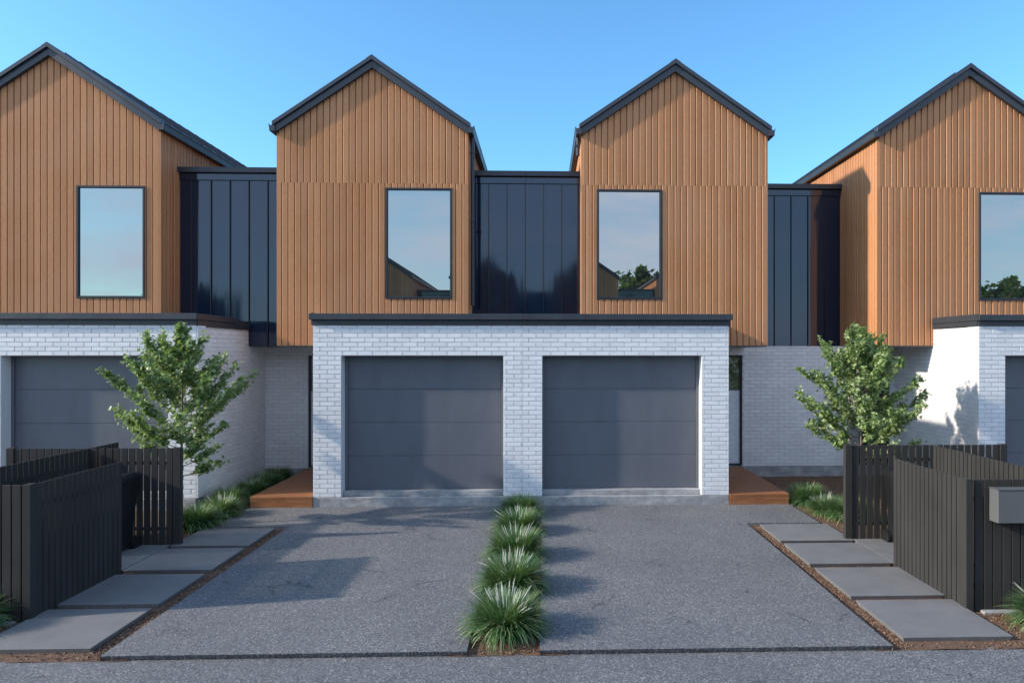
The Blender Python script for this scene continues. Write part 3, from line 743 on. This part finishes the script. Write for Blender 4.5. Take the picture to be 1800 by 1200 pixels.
tree('young_tree', (-5.19, -1.2, -.06), 3.05, 1.16, 17, 'young broadleaf tree behind the left slat fence, before the brick column', group='young street trees')
tree('young_tree', (5.11, -.30, -.06), 3.05, 1.0, 29, 'young broadleaf tree behind the right slat fence, before the white wall', group='young street trees',
     prof=[(0, .95), (.15, 1.0), (.3, 1.0), (.5, .86), (.7, .5), (.85, .24), (1, .07)])
# the trees of the gardens across the street (mirrored in the glass)
big = tree('garden_tree', (7.2, -37, 0), 8.8, 4.2, 5, 'tall dense tree beyond the houses across the street', nb=60, trunk_r=.2, leafmat=BIGLEAF, leaf=(.32, .5), shape=SIMPLE, first=.18, group='garden trees across the street', sub=5, density=.17)
for (x, y, s, r, lab) in ((30, -36, .95, 1.2, 'rounded tree beyond the far end house across the street'), (36, -39, 1.05, 2.5, 'large tree at the far corner across the street'), (-27, -40, 1.0, 4., 'tree beyond the opposite houses, far left')):
    c = copy_tree(big); c.location = (x, y, 0); c.scale = (s, s, s*.9); c.rotation_euler = (0, 0, r); c['label'] = lab

# ------------------------------------------------------------------ tufted grasses
def clump(loc, R, H, seed, label, plumes=26, n=2500):
    rs = random.getstate(); random.seed(seed); L0 = Vector(loc)
    root = thing('fountain_grass', loc, label, 'ornamental grass', 'fountain grass clumps')
    mb = MB()
    for _ in range(n):
        az = random.uniform(0, 2*PI); o = random.random()**.5*R*.32; p = L0+Vector((math.cos(az)*o, math.sin(az)*o, 0))
        a2 = az+random.gauss(0, .55); d = Vector((math.cos(a2), math.sin(a2), 0)); tilt = min(1.55, abs(random.gauss(.5, .6))+o/R*1.3)
        ln = H*random.uniform(.6, 1.12)*(1+.1*tilt); w_ = random.uniform(.0045, .0085); s = Vector((-d.y, d.x, 0)); k = 6; prev = None; r = random.random()
        ang = tilt*.35; q = p.copy(); bend = random.uniform(.5, 1.5)*(.4+tilt)
        for i in range(k+1):
            t = i/k; ww = w_*(1-t**2*.92)
            cur = (q-s*ww, q+s*ww)
            if prev: mb.quad(prev[0], prev[1], cur[1], cur[0], min(1, r*.75+.35*t*t))
            prev = cur; ang2 = ang+bend*t; q = q+(d*math.sin(ang2)+Vector((0, 0, 1))*math.cos(ang2))*ln/k
            if q.z < L0.z+.01: q.z = L0.z+.01
    mb.build('blades', BLADE, root, fix=False)
    if plumes:
        pl = MB(); st = MB()
        for _ in range(plumes):
            az = random.uniform(0, 2*PI); a = abs(random.gauss(0, .26))+.03; d = Vector((math.cos(az), math.sin(az), 0)); b = L0+d*R*.12+Vector((0, .04, 0)); ln = H*random.uniform(.80, 1.02)
            pts = [b+(d*math.sin(a*(.5+t*.8))+Vector((0, 0, 1))*math.cos(a*(.5+t*.8)))*ln*t for t in (0, .4, .8, 1.0, 1.2)]
            st.tube(pts[:3], .0014, 3); e = pts[2:]; ax = (e[-1]-e[0])
            pl.tube([e[0], e[0].lerp(e[-1], .3), e[0].lerp(e[-1], .7), e[-1]], [.002, .005, .0045, .001], 5)
            for _ in range(26):
                t = random.random(); c0 = e[0].lerp(e[-1], t); v = Vector((random.gauss(0, 1), random.gauss(0, 1), random.gauss(0, 1))).normalized()*.013+ax.normalized()*.016; s = v.orthogonal().normalized()*.0013
                pl.add([c0-s, c0+s, c0+v], [(0, 1, 2)])
        p_ = pl.build('plume', PLUME, root, fix=False); st.build('stem', BLADE, p_, fix=False)
    random.setstate(rs); return root
strip = [(-.36, -.62, .40, .38, 0), (-.345, -1.72, .42, .39, 12), (-.335, -2.9, .43, .41, 16), (-.33, -4.05, .43, .41, 20), (-.335, -5.16, .38, .39, 26)]
nmz = ['farthest from the street, plain green', 'second from the garages', 'third, in the middle of the row', 'second from the street, with pale plumes', 'nearest the street, largest with white plumes']
for i, (x, y, r, h, pl) in enumerate(strip): clump((x, y, -.06), r, h, 40+i, 'fountain grass in the strip between the driveways, '+nmz[i], pl)
for i, (x, y, r, h, pl, lab) in enumerate(((-4.98, -1.22, .34, .30, 4, 'fountain grass right beside the left slat fence post'), (-4.93, -.55, .30, .28, 16, 'pale plumed fountain grass before the left deck'),
        (-5.12, .15, .30, .30, 4, 'fountain grass along the left brick flank'), (-5.05, .85, .28, .3, 12, 'fountain grass beside the left deck with small plumes'), (-5.1, 1.55, .3, .3, 0, 'dark fountain grass at the back of the left bed'), (-5.08, 2.2, .28, .3, 6, 'fountain grass in the left corner by the entry wall'),
        (4.38, .12, .31, .31, 0, 'green fountain grass beside the right deck'), (4.42, -.62, .28, .26, 16, 'plumed fountain grass right of the deck, near the fence'), (4.62, -1.0, .28, .32, 8, 'fountain grass partly behind the right slat fence post'),
        (4.66, -5.2, .30, .32, 6, 'fountain grass in front of the right street fence below the letterbox'), (-5.22, -4.98, .28, .30, 3, 'fountain grass in front of the left street fence'))):
    clump((x, y, -.06), r*1.25, h*1.22, 70+i, lab, pl)
